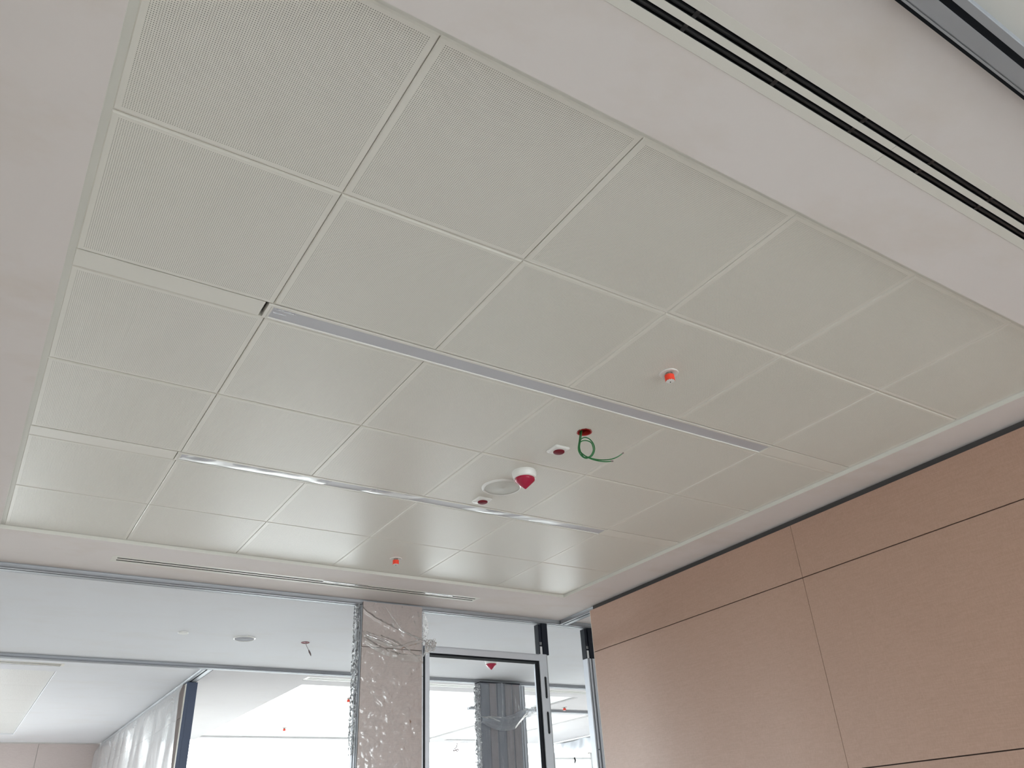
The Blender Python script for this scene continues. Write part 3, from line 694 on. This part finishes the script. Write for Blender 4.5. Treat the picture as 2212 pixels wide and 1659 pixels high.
FILMB = film_mat('sagging_band', 0.42, 0.5, tint=(0.64, 0.67, 0.72), scale=7, bump=0.2, cl=0.5, rough=0.3, sheen=0.2)
def w3(u, v):                               # gathered sag, drawn out to a tail at the right
    x = 4.690 + 0.59 * u
    top = 2.80 + 0.13 * max(0, u - 0.5) ** 1.3 * 2; bot = 2.735 - 0.075 * math.sin(math.pi * min(u * 1.05, 1)) + 0.10 * max(0, u - 0.72) * 3
    z = top + (bot - top) * v + 0.005 * crumple(u * 2, v, 1, 4)
    y = 6.135 - 0.03 * math.sin(math.pi * v) - 0.006 * crumple(u * 3, v * 2, 4, 3)
    return (x - 4.98, y - 6.15, z - 3.0)
sheet(w3, 70, 26, 'gathered_band', FILMB, pw)
def w4(u, v):
    x = 5.235 + 0.15 * u; z = 2.915 - 0.01 * u + (-0.17 + 0.13 * u) * v + 0.012 * crumple(u, v, 6, 5)
    return (x - 4.98, 6.13 - 0.012 * crumple(u, v, 3, 5) - 6.15, z - 3.0)
sheet(w4, 24, 20, 'gathered_band', FILMB, pw)

# ------------------------------------------------------------------ far left room: partition wall, end post, back wall
wp = MB(); wp.box(1.863, 1.935, 6.985, 12.0, 0, 3.150); wall_m = struct(wp.build('wall_partition', WALLM), 'partition between the far left room and the middle room')
for i, (ya, yb) in enumerate(((6.985, 8.19), (8.195, 9.40), (9.405, 10.61), (10.615, 11.983))):
    for z0, z1 in ((0, 0.85), (0.855, 1.84), (1.845, 2.835), (2.84, 3.15)):
        q = MB(); q.box(1.851, 1.863, ya, yb, z0, z1); q.build('wall_panel', LAM2, wall_m)
pst = root('end_post', (1.895, 6.95, 0), label='dark slate blue end post of the partition, left of the bright middle room', cat='post')
q = MB(); q.box(1.845, 1.945, 6.92, 6.984, 0, 3.150, ch=0.002); rel(q, 'shaft', POSTBLUE, pst)
q = MB(); q.box(1.875, 1.900, 6.9165, 6.9198, 0, 3.11); rel(q, 'face_strip', POSTBLUE, pst)
q = MB(); q.box(1.842, 1.8448, 6.93, 6.984, 0, 3.135); rel(q, 'edge_strip', EDGE, pst)
wall_b = bpy.data.objects['wall_back.001']
for x0, x1 in ((0.30, 1.07), (1.075, 1.85)):
    for z0, z1 in ((0, 0.85), (0.855, 1.84), (1.845, 2.83), (2.835, 3.172)):
        q = MB(); q.box(x0, x1, 11.985, 12.0, z0, z1); q.build('wall_panel', LAM2, wall_b)
FILMP = film_mat('wall_film', 0.26, 0.36, scale=3.0, bump=0.3, rough=0.2)
ps = root('plastic_sheet', (1.83, 9.3, 3.0), label='shiny clear film hung over the far partition wall left of the blue post', cat='plastic sheet')
def s1(u, v):
    y = 6.99 + 4.96 * u; z = 3.165 - 1.2 * v
    tape = 0.006; ramp = min(1, v / 0.09) * max(0.12, 1 - max(0, v - 0.09) / 0.75)
    return (1.838 - tape - 0.15 * abs(crumple(0, y + 0.3 * z, z * 0.2, 1.3)) * ramp - 0.004 * abs(crumple(3, y, z * 0.3, 7)) - 1.83, y - 9.3, z - 3.0)
sheet(s1, 150, 60, 'film', FILMP, ps)

# ------------------------------------------------------------------ far right: polythene, scaffold
po = root('polythene_sheet', (9.36, 10.0, 3.1), label='white polythene sheet hung in swags over the far right window', cat='plastic sheet')
def s2(u, v):
    y = 8.0 + 3.44 * u; sw = abs(math.sin(u * math.pi * 4.2))
    z = 3.165 - 0.04 * v * 0 - 0.9 * v
    x = 9.36 - 0.05 * abs(crumple(0, y * 1.0, z * 0.35 + 0.6 * sw, 3)) - 0.06 * sw * math.sin(math.pi * min(1, v * 1.6)) - 0.03 * crumple(1, y * 2, z, 3)
    return (x - 9.36, y - 10.0, z - 3.1 - 0.05 * sw * (1 - v) * 0.4)
sheet(s2, 140, 50, 'film', FILMW, po)
q = MB(); q.box(9.33, 9.40, 7.95, 11.46, 3.166, 3.186); rel(q, 'batten', GALV, po)
sf = root('scaffold_tower', (8.0, 9.0, 0), label='galvanised scaffold top rail and posts in the far right room', cat='scaffold')
q = MB(); q.tube([(7.62, 9.0, 2.684), (8.40, 9.0, 2.687)], 0.013, 12); rel(q, 'rail', GALV, sf, True)
for x in (7.655, 8.352):
    q = MB(); q.tube([(x, 9.0, 0.0), (x - 0.0, 9.0, 2.765)], 0.019, 12); rel(q, 'post', GALV, sf, True)
q = MB(); q.tube([(8.292, 9.0, 2.757), (8.325, 8.99, 2.764), (8.36, 9.0, 2.762), (8.41, 9.0, 2.772)], 0.008, 8); rel(q, 'coupler', METAL, sf, True)
q = MB(); q.tube([(8.02, 8.985, 2.70), (8.03, 8.982, 2.66), (8.02, 8.98, 2.635), (8.012, 8.98, 2.62)], [0.010, 0.013, 0.010, 0.004], 8); rel(q, 'clip', BLACK, sf, True)
for z in (0.6, 1.2, 1.8): q = MB(); q.tube([(7.62, 9.0, z), (8.40, 9.0, z)], 0.013, 10); rel(q, 'rail', GALV, sf, True)
pr = root('timber_prop', (7.42, 9.0, 0), label='grey prop with a draped scrap of film just left of the scaffold', cat='prop')
q = MB(); q.box(7.398, 7.442, 8.98, 9.02, 2.805, 2.862, ch=0.003); rel(q, 'head_block', GALV, pr)
q = MB(); q.tube([(7.42, 9.0, 0), (7.42, 9.0, 2.806)], 0.010, 10); rel(q, 'shaft', GALV, pr, True)
sheet(lambda u, v: ((7.43 - 0.075 * v ** 0.8) + (0.02 + 0.06 * v) * (u - 0.3) - 7.42, 8.975 - 0.02 * crumple(u, v, 2, 4) - 9.0, 2.795 - 0.36 * v), 14, 30, 'film_scrap', FILMW, pr)

# ------------------------------------------------------------------ ceiling fittings
def sprinkler(x, y, z, label, grp='capped sprinkler heads', metal=False, yaw=0.0):
    r = root('sprinkler', (x, y, z), label=label, cat='sprinkler', group=grp)
    m = MB(); m.lathe([(0.0375, 0), (0.0385, -0.002), (0.0375, -0.004), (0.034, -0.0045), (0.026, -0.002), (0.018, -0.0015), (0.014, 0.002)], n=36); m.build('escutcheon', METAL if metal else WHITEP, r, smooth=True)
    m = MB(); m.lathe([(0.0125, 0.002), (0.0125, -0.008), (0.0085, -0.0085), (0.0085, -0.016)], n=20); m.build('body', METAL, r, smooth=True)
    m = MB(); n = 14; R1, R2 = 0.0195, 0.0175
    for k in range(n):
        a0 = yaw + math.radians(-10 + 200 * k / n); a1 = yaw + math.radians(-10 + 200 * (k + 1) / n)
        zt, zb = -0.011 - (0.0015 if k % 2 else 0), -0.036 - (0.002 if k % 2 else 0)
        P = lambda rr, a, zz: (rr * math.cos(a), rr * math.sin(a), zz)
        m.quad(P(R1, a0, zt), P(R1, a1, zt), P(R1, a1, zb), P(R1, a0, zb)); m.quad(P(R2, a0, zt), P(R2, a0, zb), P(R2, a1, zb), P(R2, a1, zt))
        m.quad(P(R1, a0, zb), P(R1, a1, zb), P(R2, a1, zb), P(R2, a0, zb)); m.quad(P(R1, a0, zt), P(R2, a0, zt), P(R2, a1, zt), P(R1, a1, zt))
    m.build('cap', ORANGE, r)
    m = MB(); m.lathe([(0.004, -0.016), (0.004, -0.034), (0.0165, -0.0345), (0.0175, -0.0375), (0.011, -0.040), (0.003, -0.0405)], n=24); m.build('deflector', WHITEP, r, smooth=True)
    m = MB(); m.lathe([(0.002, -0.0405), (0.002, -0.043)], n=10); m.build('screw', DARK, r)
    return r
YAW = math.atan2(-1.61 - 0.31, 0.04 - 2.13) - math.pi / 2
s0 = sprinkler(2.1265, 0.311, ZT, 'white sprinkler with an orange red cap, in the tile right of the first light', yaw=YAW)
copy_tree(s0, (2.140, 2.866, ZT), 'white sprinkler with orange cap in the farthest row of tiles')
s1_ = sprinkler(3.886, 7.82, ZT, 'tiny red capped sprinkler beside the wrapped column, in the bright middle room', grp='far sprinklers', metal=True, yaw=YAW)
copy_tree(s1_, (3.955, 10.3, ZT), 'tiny red capped sprinkler near the window end of the middle room')
copy_tree(s1_, (6.97, 7.72, ZP), 'red capped sprinkler seen through the gap right of the slotted frame')
copy_tree(s1_, (7.177, 10.42, ZT), 'faint tiny sprinkler in the bright strip left of the far column')

def callpoint(x, y, label):
    r = root('square_detector', (x, y, ZT), label=label, cat='detector', group='square detectors with dark red caps')
    def sq(h, z, n=8, e=0.010):
        p = []
        for (sx, sy, a0) in ((1, 1, 0), (-1, 1, 90), (-1, -1, 180), (1, -1, 270)):
            for k in range(n + 1):
                a = math.radians(a0 + 90 * k / n); p.append((sx * (h - e) + e * math.cos(a), sy * (h - e) + e * math.sin(a), z))
        return p
    m = MB(); rings = [sq(0.0415, 0.0), sq(0.0425, -0.0045), sq(0.040, -0.009), sq(0.033, -0.0125)]; nn = len(rings[0])
    for rg in rings: m.v += rg
    for i in range(3):
        for k in range(nn): k2 = (k + 1) % nn; m.f.append((i * nn + k, i * nn + k2, (i + 1) * nn + k2, (i + 1) * nn + k)); m.mi.append(0)
    m.f.append(tuple(3 * nn + k for k in range(nn))); m.mi.append(0); m.f.append(tuple(range(nn))); m.mi.append(0)
    m.build('base_plate', WHITEP, r, smooth=True)
    m = MB(); m.lathe([(0.0265, -0.0125), (0.0265, -0.0165), (0.0245, -0.0185), (0.016, -0.0205), (0.003, -0.0215)], 0.002, -0.001, n=32); m.build('cap', REDD, r, smooth=True)
    return r
k0 = callpoint(2.136, 1.092, 'square white detector with dark red cap, left of the green cables')
copy_tree(k0, (2.131, 1.786, ZT), 'square white detector with dark red cap, beside the second light')

def beacon(x, y, z, label):
    r = root('beacon_sounder', (x, y, z), label=label, cat='alarm beacon', group='red cone alarm beacons')
    m = MB(); m.lathe([(0.060, 0), (0.0615, -0.006), (0.0605, -0.018), (0.056, -0.034), (0.051, -0.038)], n=48); m.build('base', WHITEP, r, smooth=True)
    m = MB(); m.lathe([(0.0495, -0.038), (0.0500, -0.046), (0.049, -0.050), (0.040, -0.058), (0.0055, -0.0905), (0.002, -0.092)], n=48); m.build('lens', REDC, r, smooth=True)
    for k in range(2):
        a = 2.75 + k * 3.1; q = MB(); q.cbox(-0.006, 0.006, -0.003, 0.003, -0.045, -0.036, 0.001)
        q.v = [(0.0515 * math.cos(a) + v[0] * math.sin(a) + v[1] * math.cos(a), 0.0515 * math.sin(a) - v[0] * math.cos(a) + v[1] * math.sin(a), v[2]) for v in q.v]; q.build('lug', WHITEP, r)
    return r
b0 = beacon(2.134, 1.381, ZT, 'white alarm beacon with a deep red cone, beside the round speaker')
copy_tree(b0, (4.325, 5.30, ZP), 'alarm beacon with red cone in the corridor, its tip showing under the door head')

def speaker(x, y, z, ro, ri, label, grp):
    r = root('ceiling_speaker', (x, y, z), label=label, cat='speaker', group=grp)
    m = MB(); m.lathe([(ro, 0), (ro, -0.003), (ro - 0.004, -0.0065), (ri + 0.006, -0.009), (ri + 0.001, -0.006)], n=64, cap=False); m.build('bezel', WHITEP, r, smooth=True)
    m = MB(); m.lathe([(ri + 0.0005, -0.005), (ri * 0.9, -0.0062), (ri * 0.6, -0.0072), (ri * 0.12, -0.0078), (ri * 0.10, -0.0086), (0.001, -0.0088)], n=64, cap=False); m.build('grille', GRILLE, r, smooth=True)
    return r
sp = speaker(2.136, 1.592, ZT, 0.106, 0.0905, 'round white ceiling speaker next to the red cone beacon', 'round ceiling speakers')
q = MB(); q.lathe([(0.0022, 0), (0.0022, -0.0004)], n=10); q.v = [(v[0] - 0.075, v[1] + 0.061, v[2] - 0.0086) for v in q.v]; q.build('screw', DARK, sp)
GRILLE = simple('far_speaker_grille', (0.37, 0.37, 0.40), 0.8, 0, 0.1)
speaker(1.870, 5.16, ZP, 0.089, 0.076, 'round speaker with grey grille in the corridor ceiling', 'round ceiling speakers')
bd = root('blank_disc', (1.378, 5.11, ZP), label='small plain white disc in the corridor ceiling left of the grey speaker', cat='cover plate')
m = MB(); m.lathe([(0.0385, 0), (0.0390, -0.006), (0.036, -0.011), (0.015, -0.0125)], n=36); m.build('cover', WHITEP, bd, smooth=True)

# red junction box in the cut tile, with two green cables
jb = root('junction_box', (HOLE[0], HOLE[1], ZT), label='round red junction box open in the tile, green cables hanging from it', cat='junction box')
m = MB(); m.lathe([(0.0335, -0.0008), (0.0345, -0.0022), (0.0318, -0.0028), (0.0300, -0.0015), (0.0292, 0.055)], n=40, cap=False); m.build('rim', REDB, jb, smooth=True)
m = MB(); m.lathe([(0.0292, 0.054), (0.0005, 0.054)], n=40, cap=False); m.build('back', REDD, jb)
for k in range(2):
    a = math.radians(-35 + 34 * k); q = MB(); q.lathe([(0.0028, 0.03), (0.0028, 0.024), (0.001, 0.0235)], 0.0255 * math.cos(a), 0.0255 * math.sin(a), n=10); q.build('screw', GALV, jb)
cb = root('green_cable', (HOLE[0], HOLE[1], ZT), label='pair of green cables looped once and hanging from the red box', cat='cable')
C1 = [(2.1318,0.8997,3.2413),(2.1219,0.9037,3.1914),(2.1171,0.9078,3.1617),(2.1115,0.9125,3.1286),(2.1129,0.9113,3.1060),(2.1217,0.9039,3.0842),(2.1365,0.8915,3.0747),(2.1553,0.8757,3.0848),(2.1667,0.8662,3.1129),(2.1652,0.8674,3.1431),(2.1543,0.8766,3.1693),(2.1394,0.8890,3.1803),(2.1259,0.9004,3.1748),(2.1165,0.9083,3.1542),(2.1125,0.9116,3.1285),(2.1204,0.9050,3.1011),(2.1394,0.8890,3.0798),(2.1616,0.8705,3.0662),(2.1866,0.8495,3.0581),(2.2147,0.8259,3.0569),(2.2385,0.8059,3.0651),(2.2606,0.7874,3.0821)]
C2 = [(2.1355,0.8965,3.2388),(2.1263,0.9000,3.1907),(2.1210,0.9045,3.1611),(2.1159,0.9088,3.1280),(2.1201,0.9053,3.0975),(2.1291,0.8977,3.0794),(2.1474,0.8824,3.0823),(2.1609,0.8710,3.1063),(2.1618,0.8703,3.1323),(2.1555,0.8756,3.1521),(2.1380,0.8902,3.1623),(2.1220,0.9037,3.1572),(2.1139,0.9105,3.1358),(2.1181,0.9070,3.1052),(2.1367,0.8913,3.0783),(2.1561,0.8751,3.0625),(2.1784,0.8564,3.0519),(2.2010,0.8374,3.0468),(2.2215,0.8202,3.0467)]
for kk, CC in enumerate((C1, C2)):
    n = len(CC); off = Vector((-0.49, -0.72, 0)).normalized()
    pts = [Vector(p) + off * (0.004 * math.sin(i * 0.45 + kk * 1.3) + 0.0045 * kk) for i, p in enumerate(CC)]
    m = MB(); m.tube([p - Vector((HOLE[0], HOLE[1], ZT)) for p in smooth_path(pts, 7)], 0.0027, 8); m.build('strand', GREEN, cb, smooth=True)
    q = MB(); t = (pts[-1] - pts[-2]).normalized(); q.tube([pts[-1] - t * 0.006 - Vector((HOLE[0], HOLE[1], ZT)), pts[-1] + t * 0.004 - Vector((HOLE[0], HOLE[1], ZT))], 0.0031, 8); q.build('end_sleeve', GREYW, cb, smooth=True)

jc = root('junction_box', (2.383, 5.15, ZP), label='small dark red ceiling box in the corridor with a short cable', cat='junction box')
m = MB(); m.lathe([(0.0355, 0), (0.0358, -0.0025), (0.032, -0.004), (0.030, -0.0015), (0.002, -0.001)], n=36, cap=False); m.build('rim', REDD, jc, smooth=True)
cc = root('short_cable', (2.386, 5.146, ZP), label='short grey cable with a dark plug hanging in the corridor', cat='cable')
m = MB(); m.tube([p - Vector((2.386, 5.146, ZP)) for p in smooth_path([(2.386, 5.146, 3.187), (2.390, 5.142, 3.165), (2.399, 5.131, 3.14), (2.408, 5.122, 3.1195)], 5)], 0.003, 8); m.build('lead', simple('pale_lead', (0.45, 0.40, 0.40), 0.5), cc, smooth=True)
m = MB(); m.tube([Vector(p) - Vector((2.386, 5.146, ZP)) for p in ((2.407, 5.123, 3.122), (2.413, 5.117, 3.105), (2.419, 5.110, 3.090), (2.424, 5.105, 3.072))], [0.004, 0.0075, 0.0065, 0.003], 10); m.build('plug', GREYW, cc, smooth=True)
dc = root('dangling_cable', (7.45, 11.6, 3.1), label='small tangle of cable hanging in the bright window between the two columns', cat='cable')
m = MB(); m.tube(smooth_path([(0.02, 0, 0.09), (0.0, 0, 0.03), (-0.04, 0, 0.0), (-0.05, 0.01, -0.03), (0.0, 0.0, -0.01), (0.04, 0, 0.0), (0.03, 0.01, -0.03), (-0.02, 0, -0.02)], 6), 0.009, 8); m.build('loop', GREYW, dc, smooth=True)
